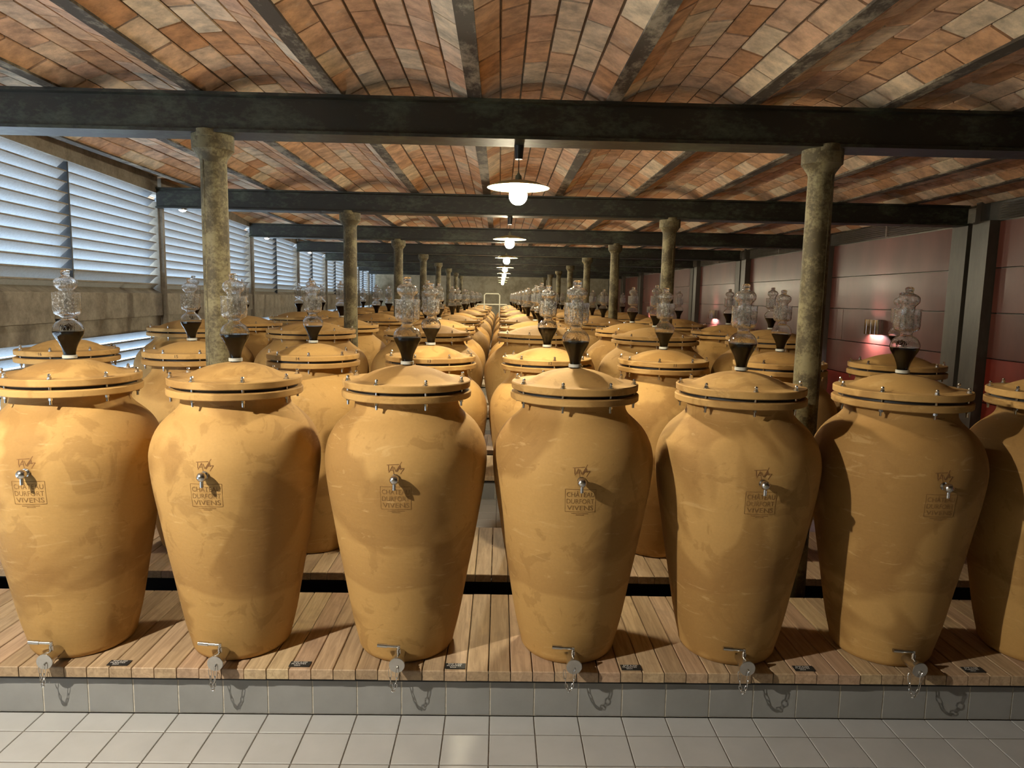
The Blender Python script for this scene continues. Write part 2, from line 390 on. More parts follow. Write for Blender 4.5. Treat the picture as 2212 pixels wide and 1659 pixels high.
struct('wall_back', MB().box(-4, XR + 0.3, -3.2, -3.0, 0, 3.4), PLASTER, 'plaster wall behind the viewer')

# ---- louvred wall on the left, one window per bay
WROT = math.atan(0.083); WLEN = D * math.sqrt(1 + 0.083 ** 2)
PITCH = 0.083
def slat_mesh(length):
    a = math.radians(47); w = 0.118; dx, dz = -w * math.cos(a), -w * math.sin(a); t = 0.004
    o = [(0, 0), (0.012, -0.002), (0.012, -0.012), (0.008, -0.012), (0.004, -0.006), (dx, dz), (dx - t, dz + t * 0.8), (-t, 0.002)]
    me = MB().ext(o, 0, length).mesh('slat'); me.materials.append(SLAT); me.materials.append(RUST)
    for i in (3, 4, 5): me.polygons[i].material_index = 1      # rusty inner lip
    return me
half = WLEN / 2 - 0.05
SL = slat_mesh(half - 0.055)
zs_up = [1.962 + PITCH * i for i in range(12)]
zs_lo = [0.262 + PITCH * i for i in range(16)]
bayword = ['nearest', 'second nearest', 'third nearest', 'fourth nearest', 'fifth nearest', 'sixth nearest', 'seventh nearest', 'farthest but one', 'farthest']
for k in range(0, 9):
    y = YB[k]; x = XL(y)
    fr = MB(); fr.box(-0.11, 0.02, -0.045, 0.045, 0, 2.78).box(0.02, 0.055, -0.02, 0.03, 0, 2.78).box(-0.12, 0.03, 0.045, WLEN - 0.045, 2.862, 3.3).box(-0.12, 0.03, 0.045, WLEN - 0.045, 0, 0.13)
    w = struct('window_%d' % (k + 1), fr, RUST, 'slatted daylight wall, ' + (bayword[k] if k else 'beside the viewer') + (' bay' if k else ', outside the frame'), (x, y, 0), (0, 0, WROT))
    ob('rail', MB().box(-0.06, 0.035, 0.045, WLEN - 0.045, 1.640, 1.862), RUST, w)
    ob('rail_apron', MB().add([(0.03, 0.05, 1.865), (-0.10, 0.05, 1.945), (-0.10, WLEN - 0.05, 1.945), (0.03, WLEN - 0.05, 1.865), (0.03, 0.05, 1.855), (-0.10, 0.05, 1.935), (-0.10, WLEN - 0.05, 1.935), (0.03, WLEN - 0.05, 1.855)],
       [(0, 3, 2, 1), (4, 5, 6, 7), (0, 4, 7, 3), (1, 2, 6, 5), (0, 1, 5, 4), (2, 3, 7, 6)]), RUST, w)
    ob('rail_apron', MB().box(-0.012, 0.012, 0.05, WLEN - 0.05, 1.497, 1.642), RUST, w)
    ob('mullion', MB().box(-0.085, 0.006, WLEN / 2 - 0.008, WLEN / 2 + 0.008, 0.13, 2.905), DARKSTEEL, w)
    if 1 <= k <= 3:
        for p in (0, 1):
            for z in zs_up + zs_lo:
                ob('slat', SL, SLAT, w, (0, 0.05 + p * half + 0.022, z))
    else:
        mb = MB()
        for p in (0, 1):
            for z in zs_up + zs_lo:
                mb.add([(vx, vy + 0.05 + p * half + 0.022, vz + z) for vx, vy, vz in [tuple(q.co) for q in SL.vertices]], [tuple(q.vertices) for q in SL.polygons])
        ob('slat_bank', mb, SLAT, w, kind='stuff')
struct('wall_left', MB().box(-3.05, -2.85, -3.1, YB[0] - 0.05, 0, 3.3), PLASTER, 'plaster wall beside the viewer')

# ---- ceiling : brick vaults on joists
JS = 0.727; JX = [-0.15 + JS * i for i in range(-7, 8)]
NCOURSE = 6; RISE = 0.105; JW = 0.074
def vault_arc(n):
    """points (x,z) along the vault soffit between two joists, x from 0 to JS"""
    a = JW / 2 - 0.008; b = JS - a; c = b - a; R = (c * c / 4 + RISE * RISE) / (2 * RISE); th = math.asin(c / 2 / R); xc = JS / 2; zc = ZJ + 0.012 + RISE - R
    return [(xc + R * math.sin(-th + 2 * th * i / n), zc + R * math.cos(-th + 2 * th * i / n)) for i in range(n + 1)]
ARC = vault_arc(NCOURSE)
brick_me = {}
def brick_geo(ci, length):
    (x0, z0), (x1, z1) = ARC[ci], ARC[ci + 1]
    t = Vector((x1 - x0, z1 - z0)); L = t.length; t.normalize(); nn = Vector((t.y, -t.x))  # nn points down into the room
    mx, mz = (x0 + x1) / 2, (z0 + z1) / 2; hw = L / 2 - 0.003; e = 0.0035; hl = length / 2 - 0.003
    def P(a, d): return (mx + t.x * a + nn.x * d, mz + t.y * a + nn.y * d)
    vs = []
    for a, yy, d in ((-hw, -hl, -0.012), (hw, -hl, -0.012), (hw, hl, -0.012), (-hw, hl, -0.012), (-hw + e, -hl + e, 0.004), (hw - e, -hl + e, 0.004), (hw - e, hl - e, 0.004), (-hw + e, hl - e, 0.004)):
        p = P(a, d); vs.append((p[0], yy, p[1]))
    return vs, [(4, 7, 6, 5), (0, 4, 5, 1), (1, 5, 6, 2), (2, 6, 7, 3), (3, 7, 4, 0)]
def brick_obj_mesh(ci, length):
    k = (ci, round(length, 3))
    if k not in brick_me:
        vs, fs = brick_geo(ci, length); (x0, z0), (x1, z1) = ARC[ci], ARC[ci + 1]; mx, mz = (x0 + x1) / 2, (z0 + z1) / 2
        me = MB().add([(a - mx, b, c - mz) for a, b, c in vs], fs).mesh('brick'); me.materials.append(BRICK); brick_me[k] = (me, mx, mz)
    return brick_me[k]
def courses(y0, y1, ci, BL=0.285):
    cuts = [y0]; y = y0 + (BL if ci % 2 else BL / 2)
    while y < y1 - 0.05: cuts.append(y); y += BL
    cuts.append(y1); return list(zip(cuts, cuts[1:]))
def vault_back(x, y0, y1):
    A = vault_arc(12); mb = MB()
    vs = [(x + a, y0, z + 0.004) for a, z in A] + [(x + a, y1, z + 0.004) for a, z in A]; m = len(A)
    mb.add(vs, [(i, i + 1, i + 1 + m, i + m) for i in range(m - 1)])
    mb.box(x + 0.0, x + JS, y0, y1, ZJ + RISE + 0.04, ZJ + RISE + 0.10)
    return mb
def joist_geo(mb, x, y0, y1):
    return mb.box(x - JW / 2, x + JW / 2, y0, y1, ZJ, ZJ + 0.014).box(x - 0.012, x + 0.012, y0, y1, ZJ + 0.014, ZJ + 0.13)
vn = 0
for k in range(0, 9):
    y0, y1 = YB[k] + 0.10, YB[k + 1] - 0.10
    yv0, yv1 = YB[k] - (3.6 if k == 0 else 0), YB[k + 1]
    if k <= 1:
        for i in range(len(JX) - 1):
            x = JX[i]
            if x + JS < XL(yv1) - 0.15 or x > XR + 0.1: continue
            ce = struct('ceiling', vault_back(x, yv0, yv1), MORTAR, 'shallow brick vault %s the front beam, %s from the left' % (('over the viewer before', 'just beyond')[k], ORD[min(i, 13)]))
            ob('joist', joist_geo(MB(), x, yv0, yv1), JOIST, ce)
            ys = 2.28 if k == 0 else yv0
            for ci in range(NCOURSE):
                for a, b in courses(ys, yv1, ci):
                    me, mx, mz = brick_obj_mesh(ci, b - a)
                    ob('brick', me, BRICK, ce, (x + mx, (a + b) / 2, mz + random.uniform(-0.002, 0.002)), (random.uniform(-.004, .004), random.uniform(-.012, .012), random.uniform(-.006, .006)))
    else:
        bk = MB(); jo = MB(); br = MB(); tint = []
        for i in range(len(JX)):
            x = JX[i]
            if x + JS < XL(yv1) - 0.15 or x > XR + 0.1: continue
            q = vault_back(x, yv0, yv1); bk.add(q.v, q.f); joist_geo(jo, x, yv0, yv1)
            for ci in range(NCOURSE):
                for a, b in courses(yv0, yv1, ci):
                    vs, fs = brick_geo(ci, b - a); br.add([(p[0] + x, p[1] + (a + b) / 2, p[2]) for p in vs], fs); tint += [random.random()] * 8
        ce = struct('ceiling', bk, MORTAR, 'row of shallow brick vaults in the %s bay back' % ORD[k])
        ob('joist_row', jo, JOIST, ce, kind='stuff')
        me = br.mesh('brickwork'); at = me.attributes.new('tint', 'FLOAT', 'POINT')
        if len(at.data) == len(tint): at.data.foreach_set('value', tint)
        ob('brickwork', me, BRICK_FAR, ce, kind='stuff')

# ================================================================== BEAMS, COLUMNS
def beam_outline(y):
    a, t, w = 0.10, 0.016, 0.075
    return [(y - a, ZB0), (y + a, ZB0), (y + a, ZB0 + t), (y + w, ZB0 + t + 0.006), (y + w, ZB1 - t - 0.006), (y + a, ZB1 - t), (y + a, ZB1), (y - a, ZB1), (y - a, ZB1 - t), (y - w, ZB1 - t - 0.006), (y - w, ZB0 + t + 0.006), (y - a, ZB0 + t)]
for k in range(0, 9):
    o = ob('iron_beam', MB().extx(beam_outline(YB[k]), XL(YB[k]) + 0.03, XR - 0.11), BEAM)
    tag(o, 'iron cross beam above the viewer, out of frame' if k == 0 else 'dark iron cross beam under the vaults, %s from the front' % ORD[k - 1], 'beam', 'iron cross beams')
CAPZ = ZB0
col_shaft = MB().lathe([(0.0, 0.0), (0.105, 0.0), (0.105, 0.06), (0.078, 0.085), (0.074, 0.2), (0.067, 2.585)], 32).mesh('shaft', 40)
col_cap = MB().lathe([(0.067, 2.570), (0.069, 2.585), (0.074, 2.595), (0.090, 2.618), (0.099, 2.632), (0.106, 2.636), (0.107, 2.690), (0.107, CAPZ - 0.001), (0.0, CAPZ - 0.001)], 32).mesh('capital', 40)
sad = MB(); sad.lathe([(0.0, CAPZ - 0.02), (0.080, CAPZ - 0.02), (0.080, CAPZ + 0.016), (0.072, CAPZ + 0.020), (0.0, CAPZ + 0.020)], 24)
sad.v = [(x, min(y, 0) * 1.35, z) for x, y, z in sad.v]
col_sad = sad.mesh('saddle', 40)
col_seam = MB().tube([(0, 0, 0.2), (0, 0, 2.58)], 0.004, 6).mesh('casting_seam', 60)
for k in range(1, 9):
    for s in (0, 1):
        t = thing('cast_iron_column', (XCOL[s], YB[k], 0), 'mottled olive iron column on the %s, %s from the front' % (('left', 'right')[s], ORD[k - 1]), 'column', 'cast iron columns')
        ob('shaft', col_shaft, COLUMN, t); ob('capital', col_cap, COLUMN, t)
        if k <= 3:
            ob('saddle', col_sad, COLUMN, t, (0, -0.012, 0))
            ob('casting_seam', col_seam, COLUMN, t, ((-0.03 if s == 0 else 0.03), -0.060, 0))

# ================================================================== PLATFORMS
plank_me = {}
def plank_mesh(length, w=0.0945, th=0.046):
    k = round(length, 3)
    if k not in plank_me:
        a, b, e = w / 2, length / 2, 0.003; mb = MB()
        mb.add([(-a, -b, -th), (a, -b, -th), (a, b, -th), (-a, b, -th), (-a, -b, -e), (a, -b, -e), (a, b, -e), (-a, b, -e), (-a + e, -b + e, 0), (a - e, -b + e, 0), (a - e, b - e, 0), (-a + e, b - e, 0)],
               [(0, 3, 2, 1), (0, 1, 5, 4), (1, 2, 6, 5), (2, 3, 7, 6), (3, 0, 4, 7), (4, 5, 9, 8), (5, 6, 10, 9), (6, 7, 11, 10), (7, 4, 8, 11), (8, 9, 10, 11)])
        plank_me[k] = mb.mesh('plank'); plank_me[k].materials.append(OAK)
    return plank_me[k]
def platform(y0, y1, x0, x1, label, detail=True, front_tiles=True, yfront=None):
    t = thing('wooden_platform', ((x0 + x1) / 2, y0, 0), label, 'platform', 'oak decks carrying the jars'); ox = (x0 + x1) / 2
    def P(name, mb, mat, kind=None): return ob(name, mb, mat, t, (-ox, -y0, 0), kind=kind)
    yr = y0 + 0.0366
    PW = 0.0985
    if detail:
        x = -0.0224 - PW * math.floor((-0.0224 - x0) / PW)
        L = y1 - y0
        while x + PW < x1:
            ob('plank', plank_mesh(L), OAK, t, (x + PW / 2 - ox, L / 2 + random.uniform(-0.002, 0.002), ZP - random.uniform(0.0005, 0.0025)))
            x += PW
    else:
        mb = MB(); x = -0.0224 - PW * math.floor((-0.0224 - x0) / PW)
        while x + PW < x1: mb.box(x + 0.002, x + PW - 0.002, y0, y1, ZP - 0.046, ZP); x += PW
        P('plank_deck', mb, OAK, 'stuff')
    P('bearer', MB().box(x0, x1, y0 + 0.02, y0 + 0.06, ZP - 0.066, ZP - 0.047).box(x0, x1, y1 - 0.06, y1 - 0.02, ZP - 0.11, ZP - 0.047), DARKSTEEL)
    if front_tiles:
        pl = P('plinth', MB().box(x0, x1, yr + 0.0022, yr + 0.08, 0, ZP - 0.066), GROUT_L)
        if detail:
            i0 = math.floor((x0 - XT) / 0.2) + 1
            xx = XT + 0.2 * i0
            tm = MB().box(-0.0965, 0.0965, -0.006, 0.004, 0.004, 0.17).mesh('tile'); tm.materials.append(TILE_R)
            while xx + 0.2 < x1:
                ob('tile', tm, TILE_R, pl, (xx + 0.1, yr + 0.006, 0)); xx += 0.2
    else:
        P('leg_beam', MB().box(x0, x1, y0 + 0.25, y0 + 0.31, 0, ZP - 0.047).box(x0, x1, y1 - 0.31, y1 - 0.25, 0, ZP - 0.047), DARKSTEEL)
    return t
platform(2.93, 3.745, -3.1, 3.6, 'front oak plank deck carrying the nearest row of jars')
platform(4.025, 4.89, -3.25, 3.15, 'second oak plank deck behind the dark gap, carrying the numbered jars', True, False)
for k in range(1, 7):
    ya = 2.93 + D * k
    platform(ya, ya + 0.86, XL(ya) + 0.15, 4.3, 'oak deck under the front line of big jars, %s bay back' % ORD[k], k == 1)
    platform(ya + 1.10, ya + 1.98, XL(ya) + 0.15, 4.3, 'oak deck under the rear line of big jars, %s bay back' % ORD[k], False, False)

# ================================================================== JARS
S_PROF = [(0.0, 0.0), (0.205, 0.0), (0.213, 0.006), (0.2225, 0.022), (0.228, 0.05), (0.250, 0.14), (0.2725, 0.262), (0.2905, 0.368), (0.317, 0.512), (0.340, 0.656), (0.3585, 0.765), (0.369, 0.85), (0.3725, 0.904), (0.371, 0.941), (0.362, 0.985), (0.344, 1.030), (0.316, 1.072), (0.285, 1.102), (0.260, 1.124), (0.245, 1.142), (0.2375, 1.160), (0.2355, 1.18), (0.2355, 1.205), (0.20, 1.205), (0.20, 1.1)]
# big jar: wider, a little taller
B_PROF = [(0.0, 0.0), (0.315, 0.0), (0.325, 0.008), (0.335, 0.03), (0.36, 0.14), (0.40, 0.30), (0.445, 0.48), (0.485, 0.64), (0.515, 0.78), (0.529, 0.88), (0.531, 0.94), (0.524, 1.00), (0.502, 1.06), (0.462, 1.115), (0.415, 1.155), (0.375, 1.185), (0.352, 1.21), (0.343, 1.235), (0.343, 1.262), (0.30, 1.262), (0.30, 1.15)]
def interp(prof, z):
    pts = [(zz, r) for r, zz in prof if r > 0.1]
    for (z0, r0), (z1, r1) in zip(pts, pts[1:]):
        if z0 <= z <= z1 and z1 > z0: return r0 + (r1 - r0) * (z - z0) / (z1 - z0)
    return pts[0][1]
def smooth_prof(p, zlo):
    """one round of corner cutting above zlo for a rounder outline"""
    out = []
    for i, (a, b) in enumerate(zip(p, p[1:])):
        out.append(a)
        if 3 <= i < len(p) - 5:
            pm, pn = p[i - 1], p[i + 2]
            out.append(((-pm[0] + 9 * a[0] + 9 * b[0] - pn[0]) / 16, (-pm[1] + 9 * a[1] + 9 * b[1] - pn[1]) / 16))
    out.append(p[-1]); return out
def lid_parts(rn, rl, zf, dome_r, dome_h, n):
    """rn neck radius, rl flange radius, zf flange underside height"""
    e = 0.0035
    fl = MB().lathe([(rn - 0.004, zf), (rl - e, zf), (rl, zf + e), (rl + 0.001, zf + 0.03 - e), (rl - e, zf + 0.031), (rn - 0.03, zf + 0.031), (rn - 0.03, zf)], n, closed=True).mesh('rim_flange', 30)
    zl = zf + 0.045
    prof = [(0, zl), (rl - 0.004 - e, zl), (rl - 0.004, zl + e), (rl - 0.003, zl + 0.031 - e), (rl - 0.003 - e, zl + 0.032), (dome_r + 0.012, zl + 0.033)]
    R = (dome_r ** 2 + dome_h ** 2) / (2 * dome_h)
    for q in range(0, 9):
        r = dome_r * (1 - q / 8.0); prof.append((r, zl + 0.035 + math.sqrt(max(0, R * R - r * r)) - (R - dome_h)))
    lid = MB().lathe(prof, n).mesh('lid', 30)
    gk = MB().lathe([(rn + 0.012, zf + 0.029), (rn + 0.030, zf + 0.029), (rn + 0.030, zf + 0.047), (rn + 0.012, zf + 0.047)], n, closed=True).mesh('gasket', 50)
    bt = MB(); bt.lathe([(0, -0.030), (0.0055, -0.030), (0.0055, 0.092), (0, 0.092)], 8)
    bt.lathe([(0.0, 0.0775), (0.013, 0.0775), (0.013, 0.0795), (0.0, 0.0795)], 12); bt.lathe([(0.0, 0.0795), (0.0095, 0.0795), (0.0095, 0.088), (0.0, 0.088)], 6)
    bt.lathe([(0.0, 0.090), (0.0065, 0.090), (0.0075, 0.095), (0.005, 0.100), (0.0, 0.102)], 8); bt.lathe([(0.0, -0.012), (0.009, -0.012), (0.009, -0.001), (0, -0.001)], 6)
    return dict(flange=fl, lid=lid, gasket=gk, bolt=bt.mesh('bolt', 35), zf=zf, top=zl + 0.035 + dome_h, rb=rl - 0.022)
SMALL = dict(body=MB().lathe(smooth_prof(S_PROF, 0.9), 72).mesh('body', 45), **lid_parts(0.2355, 0.2945, 1.196, 0.215, 0.060, 72))
BIG = dict(body=MB().lathe(smooth_prof(B_PROF, 0.9), 64).mesh('body', 45), **lid_parts(0.343, 0.412, 1.246, 0.315, 0.072, 64))

# sampling tap : short pipe, ball head, little spout
tp = MB(); tp.tube([(0, 0.03, 0), (0, -0.032, 0)], 0.011, 14); tp.tube([(0, 0.004, 0), (0, -0.006, 0)], 0.017, 16)
ball = MB().lathe([(0.0, -0.020), (0.012, -0.0165), (0.0185, -0.008), (0.0205, 0.0), (0.0185, 0.008), (0.012, 0.0165), (0.0, 0.020)], 18); tp.add([(x, y - 0.034, z) for x, y, z in ball.v], ball.f)
tp.tube([(0, -0.034, -0.012), (0, -0.034, -0.043)], 0.0075, 12)
TAP = tp.mesh('sampling_tap', 40)
# drain valve
vb = MB(); vb.tube([(0, 0.05, 0), (0, -0.05, 0)], 0.025, 20); vb.tube([(0, -0.045, 0), (0, -0.075, 0)], 0.029, 20); vb.tube([(0, -0.070, 0), (0, -0.078, 0)], 0.033, 24)
vb.tube([(0, -0.035, 0.015), (0, -0.035, 0.045)], 0.010, 12); vb.tube([(0, -0.035, 0.042), (0, -0.035, 0.062)], 0.007, 10)
VALVE = vb.mesh('drain_valve', 40)
hd = MB(); hd.tube([(0.004, -0.035, 0.056), (-0.052, -0.035, 0.059)], 0.0068, 10); hd.tube([(-0.05, -0.035, 0.0588), (-0.094, -0.035, 0.0627)], 0.0092, 10, True)
VHANDLE = hd.mesh('handle', 40)
cp = MB(); cp.tube([(0, -0.078, 0), (0, -0.092, 0)], 0.034, 28); cp.tube([(0, -0.090, 0), (0, -0.094, 0)], 0.0325, 28); cp.tube([(0.004, -0.092, -0.006), (0.004, -0.102, -0.008)], 0.004, 8)
VCAP = cp.mesh('blanking_cap', 40)
def chain_mesh(seed):
    rnd = random.Random(seed); mb = MB(); wdt = rnd.uniform(0.028, 0.046); N = 11; pts = []
    A = Vector((0.004, -0.103, -0.010)); B = Vector((0.004 - wdt, -0.066, -0.030)); sag = rnd.uniform(0.095, 0.112)
    for i in range(N + 1):
        u = i / N; p = A.lerp(B, u); p.z -= sag * (1 - (2 * u - 1) ** 2) ** 0.8 * 1.0; pts.append(p)
    for i in range(N):
        p, q = pts[i], pts[i + 1]; t = (q - p).normalized(); c = (p + q) / 2; L = (q - p).length / 2 + 0.0035
        side = t.cross(Vector((0, 1, 0))).normalized() if abs(t.y) < 0.9 else Vector((1, 0, 0))
        if i % 2: side = t.cross(side).normalized()
        lp = []
        for a in range(12):
            th = 2 * PI * a / 12; lp.append(c + t * (L * math.cos(th)) + side * (0.0058 * math.sin(th)))
        mb.loop_tube(lp, 0.0015, 5)
    return mb.mesh('chain', 60)

# imprints wrapped on the small jar
def wrap(vs, zc, prof, off):
    out = []
    for x, y, z in vs:
        zz = zc + y; r = interp(prof, zz) + off + z; a = x / interp(prof, zc); out.append((r * math.sin(a), -r * math.cos(a), zz))
    return out
def stroke(mb, p, q, w, d, zc, prof, seg=6):
    p = Vector(p); q = Vector(q); t = (q - p); nn = Vector((-t.y, t.x)).normalized() * w / 2
    vs = []; fs = []
    for i in range(seg + 1):
        c = p + t * (i / seg)
        vs += [(c.x + nn.x, c.y + nn.y, d), (c.x - nn.x, c.y - nn.y, d)]
    for i in range(seg): fs.append((2 * i, 2 * i + 2, 2 * i + 3, 2 * i + 1))
    m = len(vs); vs += [(a, b, -0.002) for a, b, _ in vs]
    for i in range(seg):
        fs.append((2 * i, 2 * i + m, 2 * i + 2 + m, 2 * i + 2)); fs.append((2 * i + 1, 2 * i + 3, 2 * i + 3 + m, 2 * i + 1 + m))
    fs.append((0, 1, 1 + m, m)); fs.append((2 * seg, 2 * seg + m, 2 * seg + 1 + m, 2 * seg + 1))
    mb.add(wrap(vs, zc, prof, 0.0), fs)
mk = MB(); u = 0.074 / 380.0
def T(x, y): return ((x - 772) * u, -(y - 487) * u)
for a, b in (((585, 425), (845, 407)), ((622, 428), (628, 555)), ((705, 440), (632, 585)), ((705, 440), (742, 615)), ((655, 530), (724, 526)), ((735, 455), (778, 560)), ((778, 560), (905, 355)), ((800, 570), (880, 430)), ((872, 445), (890, 520)), ((835, 505), (955, 490)), ((955, 490), (880, 612))):
    stroke(mk, T(*a), T(*b), 0.0030, 0.0011, 1.178 - ZP, S_PROF)
MAKER = mk.mesh('maker_mark')
st = MB(); zc = 1.048 - ZP
for a, b in (((-0.064, 0.050), (0.064, 0.050)), ((0.064, 0.050), (0.064, -0.050)), ((0.064, -0.050), (-0.064, -0.050)), ((-0.064, -0.050), (-0.064, 0.050))):
    stroke(st, a, b, 0.0016, 0.0009, zc, S_PROF, 12)
for body, yy, sz, tw in (('CHÂTEAU', 0.026, 0.0300, 0.116), ('DURFORT', -0.004, 0.0300, 0.116), ('VIVENS', -0.033, 0.0300, 0.112)):
    vs, fs = text_mesh(body, sz, 0.0)
    w0 = min(v[0] for v in vs); w1 = max(v[0] for v in vs); s = tw / (w1 - w0)
    st.add(wrap([((v[0] - (w0 + w1) / 2) * s, v[1] + yy, 0.0009) for v in vs], zc, S_PROF, 0.0), fs)
for row, wd in ((-0.058, 0.036), (-0.0645, 0.017)):
    x = -wd
    while x < wd: stroke(st, (x, row), (x + 0.0030, row), 0.0030, 0.0006, zc, S_PROF, 1); x += 0.0046
STAMP = st.mesh('estate_stamp')
cc = MB()
for q in range(8):
    x0 = 0.018 + q * 0.0075; r_ = 0.0024
    for w_ in range(4):
        a0, a1 = PI * (0.25 + 0.375 * w_), PI * (0.25 + 0.375 * (w_ + 1))
        stroke(cc, (x0 + r_ * math.cos(a0), r_ * math.sin(a0)), (x0 + r_ * math.cos(a1), r_ * math.sin(a1)), 0.0011, 0.0008, 1.165, S_PROF, 1)
NECKMARK = cc.mesh('neck_imprint')

# glass airlock
k_ = 0.0003076
def K(y): return (1430 - y) * k_ - 0.004
OUT = [(78, 1445), (78, 1400), (84, 1340), (98, 1280), (122, 1220), (150, 1165), (182, 1110), (200, 1070), (207, 1030), (204, 995), (190, 955), (165, 915), (130, 885), (98, 868), (88, 852), (88, 825), (104, 808), (145, 794), (172, 770), (182, 735), (184, 680), (184, 580), (185, 500), (189, 472)]
outer = [(r * k_, K(y)) for r, y in OUT]
def inset(p, d):
    res = []
    for i, (r, z) in enumerate(p):
        a = p[max(i - 1, 0)]; b = p[min(i + 1, len(p) - 1)]; t = Vector((b[0] - a[0], b[1] - a[1])).normalized(); res.append((max(0.002, r - d * t.y), z + d * t.x))
    return res
inner = inset(outer, 0.0026)
GBODY = MB().lathe(outer + list(reversed(inner)), 40, closed=True).mesh('bulb_and_cup', 50)
BEL = [(96, 790), (94, 700), (94, 560), (94, 450), (100, 424), (126, 402), (150, 370), (156, 335), (150, 300), (130, 272), (96, 252), (64, 240), (56, 225), (56, 200), (62, 185), (62, 165), (52, 150), (30, 142), (1e-9, 140)]
bo = [(r * k_ if r > 1 else 0.0, K(y)) for r, y in BEL]
bi_ = inset(bo[:-4], 0.0022)
GBELL = MB().lathe(bo, 36); bi2 = [(r, z) for r, z in bi_][:12]; bi2.append((0.0, bi2[-1][1] + 0.004))
GBELL.lathe(list(reversed(bi2)), 36); GBELL = GBELL.mesh('glass_bell', 50)
win = [p for p in inset(outer, 0.0030) if p[1] <= K(1040) and p[1] > 0.0]
def wine_mesh(level):
    p = [q for q in inset(outer[:14], 0.0020) if q[1] < K(level)]
    q = inset(outer[:14], 0.0020); nx = next(a for a in q if a[1] >= K(level)); la = p[-1]; f = (K(level) - la[1]) / (nx[1] - la[1])
    p = p + [(la[0] + (nx[0] - la[0]) * f, K(level))]
    return MB().lathe([(0, p[0][1])] + p + [(0, K(level))], 36).mesh('wine', 50)
WINES = [wine_mesh(1045), wine_mesh(1062), wine_mesh(1030), wine_mesh(1085)]
COLLAR = MB().lathe([(0.0245, -0.004), (0.030, -0.004), (0.030, 0.010), (0.0245, 0.010)], 28, closed=True).mesh('collar', 40)
COLLARM = mat_simple('grey_silicone', (0.42, 0.42, 0.38), 0.6, 0, 20, 0.1, 0)
def airlock(x, y, z, label, parts=True, lv=None):
    t = thing('glass_airlock', (x, y, z + 0.0084), label, 'airlock', 'glass airlocks on the jars', random.uniform(0, 6))
    ob('bulb_and_cup', GBODY, GLASS, t)
    ob('wine', random.choice(WINES) if lv is None else WINES[lv], WINE, t)
    ob('glass_bell', GBELL, GLASS, t)
    if parts: ob('collar', COLLAR, COLLARM, t)
    return t

def jar(kind, x, y, label, group, rot, detail=2, number=None, numang=0.0, z0=ZP, nb=8, taps=False, phase=0.0):
    P = SMALL if kind == 'small' else BIG
    t = thing('terracotta_jar', (x, y, z0), label, 'jar', group, rot)
    b = ob('body', P['body'], CLAY, t)
    ob('rim_flange', P['flange'], CLAY, t); lid = ob('lid', P['lid'], CLAY, t); ob('gasket', P['gasket'], RUBBER, t)
    if detail >= 1:
        for q in range(nb):
            a = 2 * PI * q / nb + phase; ob('bolt', P['bolt'], STEEL, t, (P['rb'] * math.cos(a), P['rb'] * math.sin(a), P['zf']))
    if number:
        vs, fs = text_mesh(number, 0.026); r = (0.2945 if kind == 'small' else 0.412) - 0.003 + 0.0012; zc = P['zf'] + 0.062
        m = MB().add([(r * math.sin(v[0] / r + numang), -r * math.cos(v[0] / r + numang), zc + v[1]) for v in vs], fs)
        ob('inked_number', m, INK, lid)
    if taps:
        ob('maker_mark', MAKER, CLAY_DARK, b); ob('estate_stamp', STAMP, CLAY_MARK, b); ob('neck_imprint', NECKMARK, CLAY_DARK, b)
        ob('sampling_tap', TAP, STEEL, t, (0.0, -0.3715, 1.137 - ZP))
        v = ob('drain_valve', VALVE, STEEL, t, (0.0, -0.243, 0.056)); ob('handle', VHANDLE, STEEL, v); ob('blanking_cap', VCAP, STEEL, v); ob('chain', chain_mesh(int(x * 1000)), STEEL, v)
    return t, z0 + P['top']

Y1, Y2 = 3.205, 4.534
R1 = [-1.955, -1.205, -0.421, 0.352, 1.125, 1.882, 2.635]
for i, x in enumerate(R1):
    where = ORD[i] + ' from the left' if i < 6 else 'cut off by the right edge'
    _, zt = jar('small', x, Y1, 'ochre clay jar with steel taps in the front row, ' + where, 'front row of clay jars', [0.06, 0.0, 0.0, 0.0, -0.03, 0.0, 0.0][i], 2, taps=True, phase=[0.2, 0.45, 0.42, 0.5, 0.72, 0.78, 0.3][i])
    if i < 6: airlock(x, Y1, zt, 'glass airlock half full of dark wine on the front row jar, ' + where)
R2 = [-2.773, -1.982, -1.202, -0.443, 0.312, 1.074, 1.841, 2.617]
NUM = ['16', '15', '14', '13', '12', '11', None, '9']
NA = [0.02, 0.10, -0.07, 0.06, 0.0, 0.02, 0, 0.4]
for i, x in enumerate(R2):
    lab = 'numbered clay jar of the second row, %s from the left' % ORD[i]
    _, zt = jar('small', x, Y2, lab, 'second row of clay jars', 0.0, 1, NUM[i], NA[i], phase=0.2 + 0.37 * i)
    airlock(x, Y2, zt, 'glass airlock with dark wine on the second row, %s from the left' % ORD[i])
XB = [-2.865, -1.775, -0.686, 0.403, 1.493, 2.583]
jit = random.Random(3)
for r in range(12):
    kb, rear = divmod(r, 2); y = (7.88 if rear else 6.652) + D * kb
    for i, x in enumerate(XB):
        xx = x + jit.uniform(-0.012, 0.012)
        lab = 'big clay jar in the %s row, %s from the louvred wall' % (ORD[r + 2], ORD[i])
        _, zt = jar('big', xx, y, lab, 'big clay jars in the rear rows', jit.uniform(0, 6), 1 if r < 3 else 0, nb=10)
        airlock(xx, y, zt, 'glass airlock on a big jar, %s row back, %s from the left' % (ORD[r + 2], ORD[i]), r < 2)

